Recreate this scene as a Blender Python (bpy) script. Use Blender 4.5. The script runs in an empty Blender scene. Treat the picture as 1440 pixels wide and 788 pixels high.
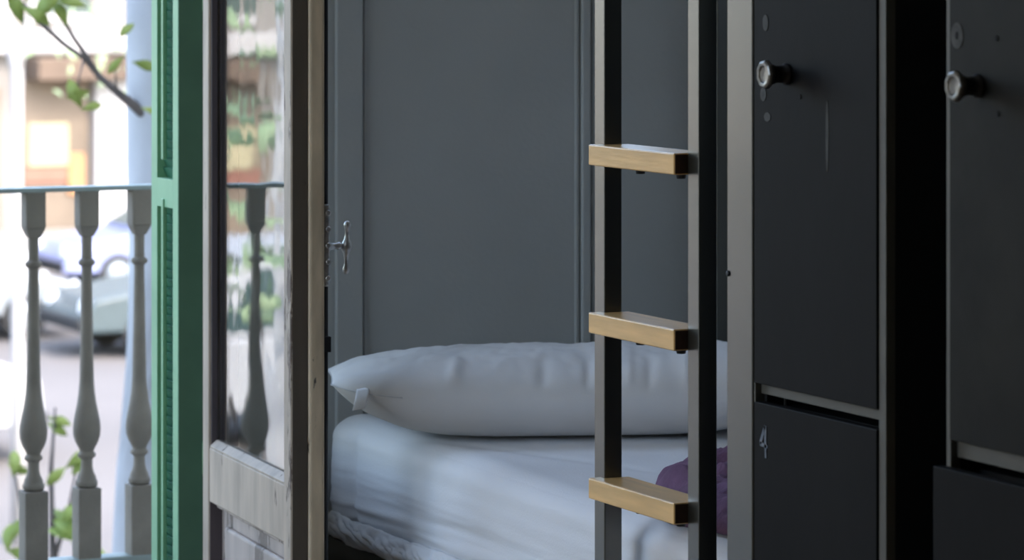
import bpy, bmesh, math, random
from mathutils import Vector, Matrix, noise

random.seed(7)
scene = bpy.context.scene
COL = scene.collection
PI = math.pi


# ------------------------------------------------------------------ materials
def mat(name, color, rough=0.6, metal=0.0, var=0.15, vscale=6.0, bump=0.0, bscale=60.0,
        spec=0.5, stretch=(1, 1, 1), color2=None):
    m = bpy.data.materials.new(name)
    m.use_nodes = True
    nt = m.node_tree
    b = nt.nodes['Principled BSDF']
    b.inputs['Roughness'].default_value = rough
    b.inputs['Metallic'].default_value = metal
    b.inputs['Specular IOR Level'].default_value = spec
    tc = nt.nodes.new('ShaderNodeTexCoord')
    mp = nt.nodes.new('ShaderNodeMapping')
    mp.inputs['Scale'].default_value = stretch
    nt.links.new(tc.outputs['Object'], mp.inputs['Vector'])
    nz = nt.nodes.new('ShaderNodeTexNoise')
    nz.inputs['Scale'].default_value = vscale
    nz.inputs['Detail'].default_value = 5
    nt.links.new(mp.outputs['Vector'], nz.inputs['Vector'])
    rp = nt.nodes.new('ShaderNodeValToRGB')
    rp.color_ramp.elements[0].position = 0.3
    rp.color_ramp.elements[1].position = 0.7
    c2 = color2 or tuple(c * (1 - var) for c in color)
    rp.color_ramp.elements[0].color = (*c2, 1)
    rp.color_ramp.elements[1].color = (*[min(1, c * (1 + (var if color2 is None else 0))) for c in color], 1)
    nt.links.new(nz.outputs['Fac'], rp.inputs['Fac'])
    nt.links.new(rp.outputs['Color'], b.inputs['Base Color'])
    if bump > 0:
        n2 = nt.nodes.new('ShaderNodeTexNoise')
        n2.inputs['Scale'].default_value = bscale
        n2.inputs['Detail'].default_value = 4
        nt.links.new(mp.outputs['Vector'], n2.inputs['Vector'])
        bp = nt.nodes.new('ShaderNodeBump')
        bp.inputs['Strength'].default_value = bump
        bp.inputs['Distance'].default_value = 0.01
        nt.links.new(n2.outputs['Fac'], bp.inputs['Height'])
        nt.links.new(bp.outputs['Normal'], b.inputs['Normal'])
    return m


def peel_mat(name, paint, wood, amount=0.62, rough=0.55, scale=9.0, stretch=(1, 1, 0.25)):
    """old paint with chips that show the wood under it"""
    m = bpy.data.materials.new(name)
    m.use_nodes = True
    nt = m.node_tree
    b = nt.nodes['Principled BSDF']
    b.inputs['Roughness'].default_value = rough
    tc = nt.nodes.new('ShaderNodeTexCoord')
    mp = nt.nodes.new('ShaderNodeMapping')
    mp.inputs['Scale'].default_value = stretch
    nt.links.new(tc.outputs['Object'], mp.inputs['Vector'])
    nz = nt.nodes.new('ShaderNodeTexNoise')
    nz.inputs['Scale'].default_value = scale
    nz.inputs['Detail'].default_value = 9
    nz.inputs['Roughness'].default_value = 0.7
    nt.links.new(mp.outputs['Vector'], nz.inputs['Vector'])
    rp = nt.nodes.new('ShaderNodeValToRGB')
    rp.color_ramp.elements[0].position = amount
    rp.color_ramp.elements[1].position = amount + 0.03
    rp.color_ramp.elements[0].color = (0, 0, 0, 1)
    rp.color_ramp.elements[1].color = (1, 1, 1, 1)
    nt.links.new(nz.outputs['Fac'], rp.inputs['Fac'])
    n2 = nt.nodes.new('ShaderNodeTexNoise')
    n2.inputs['Scale'].default_value = scale * 1.5
    n2.inputs['Detail'].default_value = 6
    nt.links.new(mp.outputs['Vector'], n2.inputs['Vector'])
    r2 = nt.nodes.new('ShaderNodeValToRGB')
    r2.color_ramp.elements[0].position = 0.3
    r2.color_ramp.elements[1].position = 0.72
    r2.color_ramp.elements[0].color = (*[c * 0.72 for c in paint], 1)
    r2.color_ramp.elements[1].color = (*[min(1, c * 1.1) for c in paint], 1)
    nt.links.new(n2.outputs['Fac'], r2.inputs['Fac'])
    mx = nt.nodes.new('ShaderNodeMixRGB')
    nt.links.new(rp.outputs['Color'], mx.inputs['Fac'])
    nt.links.new(r2.outputs['Color'], mx.inputs['Color1'])
    mx.inputs['Color2'].default_value = (*wood, 1)
    nt.links.new(mx.outputs['Color'], b.inputs['Base Color'])
    inv = nt.nodes.new('ShaderNodeMath')
    inv.operation = 'MULTIPLY_ADD'
    inv.inputs[1].default_value = -1.0
    inv.inputs[2].default_value = 1.0
    nt.links.new(rp.outputs['Color'], inv.inputs[0])
    bp = nt.nodes.new('ShaderNodeBump')
    bp.inputs['Strength'].default_value = 0.5
    bp.inputs['Distance'].default_value = 0.004
    nt.links.new(inv.outputs[0], bp.inputs['Height'])
    nt.links.new(bp.outputs['Normal'], b.inputs['Normal'])
    return m


def pane_mat(name, tint=(0.95, 0.97, 0.96), rough=0.01):
    m = bpy.data.materials.new(name)
    m.use_nodes = True
    nt = m.node_tree
    nt.nodes.remove(nt.nodes['Principled BSDF'])
    out = nt.nodes['Material Output']
    lw = nt.nodes.new('ShaderNodeLayerWeight')      # Schlick reflectance, the same from both sides of the pane
    lw.inputs['Blend'].default_value = 0.5
    pw5 = nt.nodes.new('ShaderNodeMath')
    pw5.operation = 'POWER'
    pw5.inputs[1].default_value = 5.0
    nt.links.new(lw.outputs['Facing'], pw5.inputs[0])
    fr = nt.nodes.new('ShaderNodeMath')
    fr.operation = 'MULTIPLY_ADD'
    fr.inputs[1].default_value = 0.88
    fr.inputs[2].default_value = 0.12
    nt.links.new(pw5.outputs[0], fr.inputs[0])
    tr = nt.nodes.new('ShaderNodeBsdfTransparent')
    tr.inputs['Color'].default_value = (*tint, 1)
    gl = nt.nodes.new('ShaderNodeBsdfGlossy')
    gl.inputs['Roughness'].default_value = rough
    tc = nt.nodes.new('ShaderNodeTexCoord')
    nz = nt.nodes.new('ShaderNodeTexNoise')
    nz.inputs['Scale'].default_value = 5.0
    nt.links.new(tc.outputs['Object'], nz.inputs['Vector'])
    bp = nt.nodes.new('ShaderNodeBump')
    bp.inputs['Strength'].default_value = 0.05
    bp.inputs['Distance'].default_value = 0.01
    nt.links.new(nz.outputs['Fac'], bp.inputs['Height'])
    nt.links.new(bp.outputs['Normal'], gl.inputs['Normal'])
    mx = nt.nodes.new('ShaderNodeMixShader')
    nt.links.new(fr.outputs[0], mx.inputs['Fac'])
    nt.links.new(tr.outputs['BSDF'], mx.inputs[1])
    nt.links.new(gl.outputs['BSDF'], mx.inputs[2])
    nt.links.new(mx.outputs['Shader'], out.inputs['Surface'])
    return m


M = {}
M['wall_grey'] = mat('grey wall paint', (0.48, 0.49, 0.485), 0.55, var=0.06, vscale=2.5, bump=0.08, bscale=90)
M['wall_room'] = mat('room wall paint', (0.80, 0.755, 0.65), 0.7, var=0.05, vscale=3, bump=0.05)
M['wall_brown'] = mat('dark brown wall', (0.16, 0.12, 0.085), 0.8, var=0.1, vscale=2)
M['ceiling'] = mat('ceiling paint', (0.82, 0.79, 0.72), 0.8, var=0.05, vscale=2)
M['floor'] = mat('worn floor boards', (0.30, 0.22, 0.14), 0.55, var=0.3, vscale=4, stretch=(8, 0.6, 1))
M['facade'] = mat('facade render', (0.42, 0.40, 0.36), 0.85, var=0.12, vscale=1.5, bump=0.2, bscale=30)
M['slab'] = mat('balcony stone', (0.36, 0.35, 0.33), 0.8, var=0.15, vscale=9)
M['leaf_paint'] = peel_mat('peeling off-white paint', (0.50, 0.405, 0.31), (0.13, 0.09, 0.065), 0.60, scale=13)
M['leaf_panel'] = peel_mat('flaking panel paint', (0.47, 0.39, 0.335), (0.20, 0.16, 0.13), 0.57, scale=9)
M['leaf_edge'] = peel_mat('dirty brown rebate', (0.12, 0.095, 0.07), (0.04, 0.03, 0.02), 0.62, scale=12)
M['leaf_lip'] = peel_mat('worn lip paint', (0.70, 0.56, 0.38), (0.10, 0.075, 0.05), 0.63, scale=20)
M['leaf_dark'] = peel_mat('dark weathered rebate', (0.09, 0.07, 0.075), (0.3, 0.26, 0.23), 0.68, scale=14)  # recess shade painted into the colour of the door parts
M['pane'] = pane_mat('window glass')
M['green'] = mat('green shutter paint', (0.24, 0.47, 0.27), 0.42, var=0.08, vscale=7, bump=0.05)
M['green_dark'] = mat('dark green slat paint', (0.045, 0.17, 0.095), 0.5, var=0.12, vscale=9)  # slat colour darkened to stand for shade inside the louvre recess
M['green_edge'] = mat('old dark green edge paint', (0.075, 0.17, 0.10), 0.55, var=0.12, vscale=9)  # darker green that paints the shade of the shutter's inward edge
M['knob_metal'] = mat('dull knob metal', (0.26, 0.25, 0.23), 0.3, 0.9, var=0.35, vscale=50, bump=0.1)
M['iron_dark'] = mat('dark iron', (0.02, 0.02, 0.022), 0.45, 0.3, var=0.3, vscale=30, bump=0.15)
M['old_metal'] = mat('worn nickel', (0.58, 0.56, 0.53), 0.32, 0.9, var=0.35, vscale=60, bump=0.1)
M['rail_iron'] = mat('grey green handrail paint', (0.36, 0.42, 0.38), 0.5, var=0.1, vscale=8)
M['baluster'] = mat('grey brown baluster stone', (0.27, 0.235, 0.185), 0.75, var=0.14, vscale=12, bump=0.12, bscale=80)
M['black_steel'] = mat('black lacquered steel', (0.013, 0.0125, 0.0095), 0.36, var=0.12, vscale=25, spec=1.0)
M['oak'] = mat('varnished oak', (0.80, 0.50, 0.20), 0.28, var=0.16, vscale=14, stretch=(3, 0.35, 3), bump=0.05)
M['end_grain'] = mat('dark end grain', (0.045, 0.019, 0.008), 0.7, var=0.2, vscale=60)
M['sheet'] = mat('white cotton sheet', (0.80, 0.80, 0.81), 0.85, var=0.02, vscale=4, bump=0.12, bscale=240, spec=0.2)
M['ticking'] = mat('pillow cotton', (0.76, 0.745, 0.73), 0.8, var=0.03, vscale=5, bump=0.06, bscale=300, spec=0.25)
M['seam'] = mat('pillow piping', (0.62, 0.62, 0.62), 0.8, var=0.05)
M['tagw'] = mat('white care tag', (0.93, 0.94, 0.96), 0.7, var=0.05, vscale=40)
M['purple'] = mat('purple blanket', (0.15, 0.082, 0.14), 0.9, var=0.18, vscale=25, bump=0.25, bscale=160, spec=0.2)
M['door_black'] = mat('black locker door', (0.006, 0.006, 0.0062), 0.55, var=0.3, vscale=3.5, bump=0.04, bscale=25, stretch=(1, 1, 0.6), spec=0.09)
M['door_scuffed'] = mat('scuffed locker door', (0.020, 0.020, 0.0165), 0.55, color2=(0.007, 0.0072, 0.006), vscale=4.5, bump=0.05, bscale=22, spec=0.13)
M['locker_frame'] = mat('grey beige locker frame', (0.11, 0.107, 0.09), 0.5, var=0.12, vscale=9)
M['locker_side'] = mat('black locker side', (0.008, 0.008, 0.008), 0.6, var=0.1)
M['chalk'] = mat('pale chalk mark', (0.17, 0.19, 0.22), 0.9, var=0.35, vscale=70)
M['smudge'] = mat('grey smudge', (0.075, 0.075, 0.07), 0.8, var=0.3, vscale=60)
M['hole'] = mat('screw hole', (0.006, 0.006, 0.006), 0.9, var=0.0)
for k_ in ('black_steel',):
    b_ = M[k_].node_tree.nodes['Principled BSDF']
    b_.inputs['Coat Weight'].default_value = 1.0
    b_.inputs['Coat Roughness'].default_value = 0.22
    b_.inputs['Coat IOR'].default_value = 1.7
    b_.inputs['Coat Tint'].default_value = (1.0, 0.97, 0.86, 1)
for k_ in ('door_black', 'door_scuffed'):
    M[k_].node_tree.nodes['Principled BSDF'].inputs['Specular Tint'].default_value = (1.0, 0.93, 0.84, 1)
# outdoors
M['bark_pale'] = mat('pale plane tree bark', (0.50, 0.51, 0.53), 0.85, var=0.12, vscale=4, bump=0.3, bscale=8)
M['bark_dark'] = mat('dark twig bark', (0.16, 0.135, 0.12), 0.85, var=0.2, vscale=10)
M['leaf'] = mat('yellow green leaf', (0.22, 0.33, 0.07), 0.5, var=0.3, vscale=3, color2=(0.34, 0.39, 0.07))
M['leaf2'] = mat('soft green leaf', (0.24, 0.36, 0.19), 0.55, var=0.3, vscale=3, color2=(0.33, 0.42, 0.25))
M['asphalt'] = mat('pale street paving', (0.15, 0.135, 0.125), 0.85, var=0.1, vscale=0.4)
M['kerb'] = mat('kerb stone', (0.26, 0.25, 0.23), 0.85, var=0.08, vscale=1)
M['bld_wall'] = mat('cream facade', (0.22, 0.205, 0.19), 0.85, var=0.18, vscale=0.35)
M['bld_white'] = mat('white stucco', (0.42, 0.41, 0.41), 0.8, var=0.05, vscale=0.7)
M['awning'] = mat('brown awning', (0.12, 0.085, 0.062), 0.8, var=0.3, vscale=0.9)
M['shop_dark'] = mat('shop front in shade', (0.17, 0.13, 0.095), 0.6, var=0.35, vscale=0.7)  # dark brown, mottled by noise
M['panel_yellow'] = mat('pale yellow panel', (0.36, 0.32, 0.20), 0.6, var=0.05, vscale=1)
M['panel_orange'] = mat('orange panel', (0.40, 0.19, 0.08), 0.6, var=0.12, vscale=1.5)
M['red_brown'] = mat('red brown panel', (0.23, 0.10, 0.07), 0.6, var=0.15, vscale=1.5)
M['car_white'] = mat('white car paint', (0.45, 0.46, 0.48), 0.25, var=0.02)
M['car_dark'] = mat('grey blue car paint', (0.06, 0.085, 0.095), 0.25, var=0.05)
M['car_silver'] = mat('silver car paint', (0.30, 0.33, 0.35), 0.28, 0.3, var=0.03)
M['car_blue'] = mat('lilac blue car paint', (0.22, 0.25, 0.42), 0.28, var=0.03)
M['car_glass'] = mat('tinted car glass', (0.05, 0.085, 0.085), 0.1, var=0.05)
M['tyre'] = mat('black tyre', (0.02, 0.02, 0.02), 0.8, var=0.1)
M['lamp_glass'] = mat('clear headlight', (0.85, 0.88, 0.9), 0.15, var=0.02)
M['tail_red'] = mat('red tail light', (0.45, 0.03, 0.04), 0.3, var=0.05)


# ------------------------------------------------------------------ mesh builder
class MB:
    def __init__(self):
        self.v, self.f, self.s = [], [], []

    def add(self, vs, fs, smooth=False, mtx=None):
        o = len(self.v)
        for p in vs:
            p = Vector(p)
            self.v.append(mtx @ p if mtx else p)
        for f in fs:
            self.f.append([i + o for i in f])
            self.s.append(smooth)
        return self

    def box(self, a, b, mtx=None):
        x0, y0, z0 = a
        x1, y1, z1 = b
        vs = [(x0, y0, z0), (x1, y0, z0), (x1, y1, z0), (x0, y1, z0), (x0, y0, z1), (x1, y0, z1), (x1, y1, z1), (x0, y1, z1)]
        fs = [(0, 3, 2, 1), (4, 5, 6, 7), (0, 1, 5, 4), (1, 2, 6, 5), (2, 3, 7, 6), (3, 0, 4, 7)]
        return self.add(vs, fs, False, mtx)

    def prism(self, poly, h0, h1, mtx=None, smooth=False):
        """poly in local XY, extruded along Z"""
        n = len(poly)
        vs = [(p[0], p[1], h0) for p in poly] + [(p[0], p[1], h1) for p in poly]
        fs = [tuple(range(n))[::-1], tuple(range(n, 2 * n))]
        o = len(self.v)
        self.add(vs, fs, False, mtx)
        for i in range(n):
            j = (i + 1) % n
            self.f.append([o + i, o + j, o + n + j, o + n + i])
            self.s.append(smooth)
        return self

    def lathe(self, prof, n=24, mtx=None, smooth=True):
        """prof: list of (radius, z) from bottom to top"""
        vs, fs = [], []
        for r, z in prof:
            for k in range(n):
                a = 2 * PI * k / n
                vs.append((r * math.cos(a), r * math.sin(a), z))
        for i in range(len(prof) - 1):
            for k in range(n):
                k2 = (k + 1) % n
                fs.append((i * n + k, i * n + k2, (i + 1) * n + k2, (i + 1) * n + k))
        o = len(self.v)
        self.add(vs, fs, smooth, mtx)
        self.f.append([o + k for k in range(n)][::-1]); self.s.append(False)
        m = (len(prof) - 1) * n
        self.f.append([o + m + k for k in range(n)]); self.s.append(False)
        return self

    def tube(self, pts, rad, n=10, smooth=True, closed=False):
        pts = [Vector(p) for p in pts]
        L = len(pts)
        rads = rad if isinstance(rad, (list, tuple)) else [rad] * L
        rings = []
        o = len(self.v)
        ref = Vector((0.13, 0.21, 0.97))
        for i, p in enumerate(pts):
            if closed:
                t = pts[(i + 1) % L] - pts[i - 1]
            else:
                t = pts[min(i + 1, L - 1)] - pts[max(i - 1, 0)]
            t.normalize()
            if abs(t.dot(ref)) > 0.97:
                a = t.cross(Vector((1, 0, 0)))
            else:
                a = t.cross(ref)
            a.normalize()
            b = t.cross(a)
            for k in range(n):
                q = 2 * PI * k / n
                self.v.append(p + (a * math.cos(q) + b * math.sin(q)) * rads[i])
        m = L if closed else L - 1
        for i in range(m):
            i2 = (i + 1) % L
            for k in range(n):
                k2 = (k + 1) % n
                self.f.append([o + i * n + k, o + i * n + k2, o + i2 * n + k2, o + i2 * n + k]); self.s.append(smooth)
        if not closed:
            self.f.append([o + k for k in range(n)][::-1]); self.s.append(False)
            self.f.append([o + (L - 1) * n + k for k in range(n)]); self.s.append(False)
        return self

    def grid(self, fn, nu, nv, smooth=True):
        o = len(self.v)
        for i in range(nu + 1):
            for j in range(nv + 1):
                self.v.append(Vector(fn(i / nu, j / nv)))
        for i in range(nu):
            for j in range(nv):
                a = o + i * (nv + 1) + j
                self.f.append([a, a + nv + 1, a + nv + 2, a + 1]); self.s.append(smooth)
        return self

    def build(self, name, material, parent=None, bevel=0.0, origin=None, weld=False):
        me = bpy.data.meshes.new(name)
        vs = self.v
        off = Vector((0, 0, 0))
        if parent is None and origin is not None:
            off = Vector(origin)
        elif parent is not None:
            off = parent_loc(parent)
        me.from_pydata([tuple(p - off) for p in vs], [], self.f)
        for poly, s in zip(me.polygons, self.s):
            poly.use_smooth = s
        bm = bmesh.new()
        bm.from_mesh(me)
        if weld:
            bmesh.ops.remove_doubles(bm, verts=bm.verts, dist=1e-5)
        bmesh.ops.recalc_face_normals(bm, faces=bm.faces)
        bm.to_mesh(me)
        bm.free()
        me.materials.append(material)
        o = bpy.data.objects.new(name, me)
        COL.objects.link(o)
        if parent is not None:
            o.parent = parent
        else:
            o.location = off
        if bevel > 0:
            b = o.modifiers.new('bevel', 'BEVEL')
            b.width = bevel
            b.segments = 3
            b.limit_method = 'ANGLE'
            b.harden_normals = False
        return o


def parent_loc(o):
    p = Vector(o.location)
    while o.parent is not None:
        o = o.parent
        p += Vector(o.location)
    return p


def thing(name, label, cat, loc, group=None):
    o = bpy.data.objects.new(name, None)
    o.empty_display_size = 0.1
    COL.objects.link(o)
    o.location = loc
    return tag(o, label, cat, group)


def tag(o, label, cat, group=None):
    o['label'] = label
    o['category'] = cat
    if group:
        o['group'] = group
    return o


def struct(name, mb, m, bevel=0.0):
    o = mb.build(name, m, None, bevel)
    o['kind'] = 'structure'
    return o


def axis_mtx(loc, zdir, roll=0.0):
    q = Vector(zdir).normalized().to_track_quat('Z', 'Y')
    return Matrix.Translation(loc) @ q.to_matrix().to_4x4() @ Matrix.Rotation(roll, 4, 'Z')


def fbm(p, s, seed=0.0):
    v = Vector(p) * s + Vector((seed, seed * 1.7, seed * 0.3))
    return noise.noise(v) + 0.5 * noise.noise(v * 2.1) + 0.25 * noise.noise(v * 4.3)


# ------------------------------------------------------------------ room shell
YW = 7.12          # inner face of the facade wall
XE = 3.87          # right wall
XW, YS, ZC = -1.3, -1.4, 3.9
OX0, OX1, OZ = 1.30, 2.64, 3.3   # balcony door opening
struct('floor', MB().box((XW - .1, YS - .1, -0.12), (XE + .1, 7.55, 0)), M['floor'])
struct('ceiling', MB().box((XW - .1, YS - .1, ZC), (XE + .1, 7.2, ZC + .12)), M['ceiling'])
# unseen window opening added in the left wall to bring in daylight
WZ0, WZ1 = 0.45, 3.82
ADDED_WINS = ((4.3, 7.05),)
w = MB()
edges = [YS - .1] + [e for p in ADDED_WINS for e in p] + [7.2]
for i in range(0, len(edges), 2):
    w.box((XW - .12, edges[i], 0), (XW, edges[i + 1], ZC))
for y0, y1 in ADDED_WINS:
    w.box((XW - .12, y0, 0), (XW, y1, WZ0)).box((XW - .12, y0, WZ1), (XW, y1, ZC))
struct('wall_west', w, M['wall_room'])
for i, (wy0, wy1) in enumerate(ADDED_WINS):
    w = MB()
    for y0, y1 in ((wy0, wy0 + .06), (wy1 - .06, wy1), ((wy0 + wy1) / 2 - .04, (wy0 + wy1) / 2 + .04)):
        w.box((XW - .09, y0, WZ0), (XW - .03, y1, WZ1))
    for z0, z1 in ((WZ0, WZ0 + .06), (WZ1 - .06, WZ1)):
        w.box((XW - .09, wy0, z0), (XW - .03, wy1, z1))
    struct('window_%d' % (i + 1), w, M['wall_room'])
struct('wall_east', MB().box((XE, YS - .1, 0), (XE + .12, 7.2, ZC)), M['wall_grey'])
struct('wall_south', MB().box((XW, YS - .12, 0), (XE, YS, ZC)), M['wall_brown'])
w = MB()
TX0, TX1, TZ0, TZ1 = 2.70, 3.84, 1.49, 3.8     # unseen, unglazed opening above the panelling, added to let in daylight
w.box((XW, YW, 0), (OX0, YW + .08, ZC)).box((OX1, YW, 0), (TX0, YW + .08, ZC)).box((TX1, YW, 0), (XE, YW + .08, ZC))
w.box((TX0, YW, 0), (TX1, YW + .08, TZ0)).box((TX0, YW, TZ1), (TX1, YW + .08, ZC)).box((OX0, YW, OZ), (OX1, YW + .08, ZC))
struct('wall_north', w, M['wall_grey'])
w = MB()
w.box((-10, 7.2, -3.4), (OX0, 7.55, 9.5)).box((OX1, 7.2, -3.4), (TX0, 7.55, 9.5)).box((TX1, 7.2, -3.4), (12, 7.55, 9.5))
w.box((TX0, 7.2, -3.4), (TX1, 7.55, TZ0)).box((TX0, 7.2, TZ1), (TX1, 7.55, 9.5))
w.box((OX0, 7.2, OZ), (OX1, 7.55, 9.5)).box((OX0, 7.2, -3.4), (OX1, 7.55, -0.12))
struct('wall_facade', w, M['facade'])
struct('floor_balcony', MB().box((0.7, 7.55, -0.16), (3.75, 8.42, 0.0)), M['slab'], 0.01)
w = MB()
for x0, x1, z0, z1 in ((TX0, TX0 + .05, TZ0, TZ1), (TX1 - .05, TX1, TZ0, TZ1), (TX0, TX1, TZ0, TZ0 + .05), (TX0, TX1, TZ1 - .05, TZ1)):
    w.box((x0, 7.24, z0), (x1, 7.30, z1))
struct('window_2', w, M['wall_grey'])  # frame of the opening added for daylight
# grey panelling on the wall behind the bed
t = MB()
for x0, x1 in ((2.858, 2.921), (3.446, 3.468)):
    t.box((x0, YW - .012, 0.1), (x1, YW + .001, 1.49))
struct('trim_1', t, M['wall_grey'], 0.004)
t = MB()
for x0, x1 in ((2.925, 2.931), (3.432, 3.440), (3.474, 3.479)):
    t.box((x0, YW - .006, 0.16), (x1, YW + .001, 1.47))
struct('trim_2', t, M['wall_grey'], 0.002)
struct('baseboard_north', MB().box((2.66, YW - .018, 0), (XE, YW, .1)), M['wall_grey'], 0.004)

# ------------------------------------------------------------------ open balcony door leaf
HX, HYY = 2.568, 7.15
DL = Vector((-0.0870, -0.99621, 0))
DN = Vector((0.99621, -0.0870, 0))
LM = Matrix(((DL.x, DN.x, 0, HX), (DL.y, DN.y, 0, HYY), (0, 0, 1, 0), (0, 0, 0, 1)))  # local: w along leaf, t through leaf, z


def lbox(mb, a, b):
    return mb.box(a, b, LM)


LW, LT = 0.672, 0.035
door = thing('balcony_door', 'peeling off-white balcony door leaf with one tall glass pane, swung open beside the bed', 'door', (HX, HYY, 0))
lbox(MB(), (0, 0, 0.02), (0.047, LT * 1.9, 2.8)).build('stile', M['leaf_paint'], door, 0.004)
lbox(MB(), (0.622, 0, 0.02), (LW, LT, 2.8)).build('stile', M['leaf_paint'], door, 0.004)
lbox(MB(), (0.047, 0.002, 0.362), (0.622, LT * 1.8, 0.478)).build('rail', M['leaf_paint'], door, 0.004)
lbox(MB(), (0.047, 0.002, 2.68), (0.622, LT * 1.8, 2.8)).build('rail', M['leaf_paint'], door, 0.004)
lbox(MB(), (0.047, 0.002, 0.02), (0.622, LT * 1.8, 0.13)).build('rail', M['leaf_paint'], door, 0.004)
# free edge: dark rebate, then the proud lip
lbox(MB(), (LW - .004, 0.004, 0.02), (LW + .001, LT - .001, 2.8)).build('edge_rebate', M['leaf_edge'], door)
lbox(MB(), (0.612, LT, 0.02), (LW + 0.006, 0.0685, 2.8)).build('edge_lip', M['leaf_lip'], door, 0.007)
# glazing bead, its colour darkened for recess shade, and pane
g = MB()
lbox(g, (0.0472, 0.006, 0.478), (0.052, 0.0205, 2.68))
lbox(g, (0.047, 0.0245, 0.478), (0.060, LT * 1.8, 2.68))
g.build('glazing_bead', M['leaf_dark'], door, 0.002)
g = MB()
prof = [(0.002, 0.478), (0.002, 0.482), (0.016, 0.494), (0.0205, 0.494), (0.0205, 0.478)]
n = len(prof)
g.add([LM @ Vector((0.055, t_, z_)) for t_, z_ in prof] + [LM @ Vector((0.622, t_, z_)) for t_, z_ in prof],
      [tuple(range(n)), tuple(range(n, 2 * n))] + [(i, (i + 1) % n, n + (i + 1) % n, n + i) for i in range(n)])
g.build('glazing_sill', M['leaf_paint'], door, 0.001)
lbox(MB(), (0.050, 0.021, 0.48), (0.624, 0.024, 2.69)).build('glass_pane', M['pane'], door)
# lower panel, set back, with its mouldings
lp = lbox(MB(), (0.044, 0.030, 0.12), (0.63, 0.046, 0.37)).build('panel', M['leaf_panel'], door)
g = MB()
lbox(g, (0.11, 0.018, 0.17), (0.565, 0.032, 0.318))
g.build('raised_field', M['leaf_panel'], lp, 0.009)
g = MB()
lbox(g, (0.607, 0.018, 0.13), (0.622, 0.032, 0.362))
lbox(g, (0.047, 0.018, 0.349), (0.622, 0.032, 0.362))
g.build('moulding', M['leaf_panel'], lp, 0.003)
lbox(MB(), (0.0465, 0.004, 0.13), (0.0495, 0.031, 0.362)).build('panel_rebate', M['leaf_dark'], door)  # added dark strip imitating shade in the panel recess
# cremone bolt with its T handle
fx = 0.068
bp = lbox(MB(), (0.630, fx, 0.868), (0.670, fx + .013, 1.03)).build('latch_box', M['old_metal'], door, 0.004)
g = MB()
for k in range(5):
    z = 0.885 + k * 0.032
    g.lathe([(0.004, -.002), (0.0065, 0.001), (0.004, 0.003)], 10, LM @ Matrix.Translation((0.672, fx + .008, z)) @ Matrix.Rotation(PI / 2, 4, 'Y'))
g.build('scroll_ornament', M['old_metal'], bp)
g = MB()
g.tube([LM @ Vector((0.655, fx + .0065, z)) for z in (1.03, 1.5, 2.2, 2.75)], 0.0065)
g.tube([LM @ Vector((0.655, fx + .0065, z)) for z in (0.868, 0.6, 0.3, 0.05)], 0.0065)
for z in (1.62, 2.2, 0.74, 0.2):
    lbox(g, (0.640, fx, z), (0.670, fx + .015, z + .03))
g.build('bolt_rod', M['iron_dark'], door)
g = MB()
g.lathe([(0.015, 0), (0.015, 0.004), (0.0075, 0.008), (0.006, 0.020), (0.0085, 0.026), (0.006, 0.030), (0.006, 0.04)], 16,
        LM @ Matrix.Translation((0.640, fx + .014, 0.945)) @ Matrix.Rotation(-PI / 2, 4, 'X'))
hs = g.build('handle_stem', M['old_metal'], door)
g = MB()
pr = [(0.003, -.052), (0.0062, -.048), (0.0068, -.042), (0.0045, -.034), (0.0038, -.026), (0.0062, -.012), (0.0105, -.004), (0.0112, 0.003),
      (0.0095, 0.010), (0.0055, 0.018), (0.004, 0.030), (0.005, 0.038), (0.0075, 0.045), (0.006, 0.051), (0.002, 0.054)]
g.lathe(pr, 16, LM @ Matrix.Translation((0.640, fx + .056, 0.941)) @ Matrix.Rotation(0.10, 4, 'Y'))
g.build('handle_grip', M['old_metal'], hs)

# ------------------------------------------------------------------ green folding shutter
SY0, SY1 = 7.25, 7.425
sh = thing('folding_shutter', 'green louvred shutter folded back in the balcony opening beside the open door', 'shutter', (2.576, 7.34, 0.02))
for k, x0 in enumerate((2.548, 2.576)):
    x1 = x0 + 0.028
    g = MB()
    g.box((x0, SY0, 0.02), (x1, 7.284, 2.83)).box((x0, 7.387, 0.02), (x1, SY1, 2.83))
    for z0, z1 in ((0.02, 0.13), (0.972, 1.034), (1.90, 1.96), (2.72, 2.83)):
        g.box((x0, 7.284, z0), (x1, 7.387, z1))
    fr = g.build('shutter_frame', M['green'], sh, 0.0008)
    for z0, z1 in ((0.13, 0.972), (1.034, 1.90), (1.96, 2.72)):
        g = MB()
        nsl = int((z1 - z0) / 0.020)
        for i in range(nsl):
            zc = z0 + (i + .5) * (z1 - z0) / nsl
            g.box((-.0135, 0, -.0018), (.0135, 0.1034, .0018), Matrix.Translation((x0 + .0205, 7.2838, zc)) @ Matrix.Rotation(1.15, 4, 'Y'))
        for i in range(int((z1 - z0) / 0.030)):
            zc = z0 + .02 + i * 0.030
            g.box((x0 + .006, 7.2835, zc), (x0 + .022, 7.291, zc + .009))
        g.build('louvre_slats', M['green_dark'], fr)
    if k == 0:
        for z0, z1 in ((0.20, 0.99), (1.075, 1.88), (1.99, 2.69)):
            MB().box((x0 - .004, 7.338, z0), (x0 + .006, 7.350, z1)).build('tilt_rod', M['green'], fr, 0.002)
MB().box((2.5485, SY0 - .0025, 0.021), (2.6038, SY0 + .0005, 2.829)).build('edge_strip', M['green_edge'], sh, 0.001)  # added strip, its dark green imitates shade on this edge
for z in (0.4, 1.4, 2.4):
    MB().tube([(2.608, 7.249, z), (2.608, 7.249, z + .07)], 0.006).build('hinge', M['green'], sh)

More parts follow.
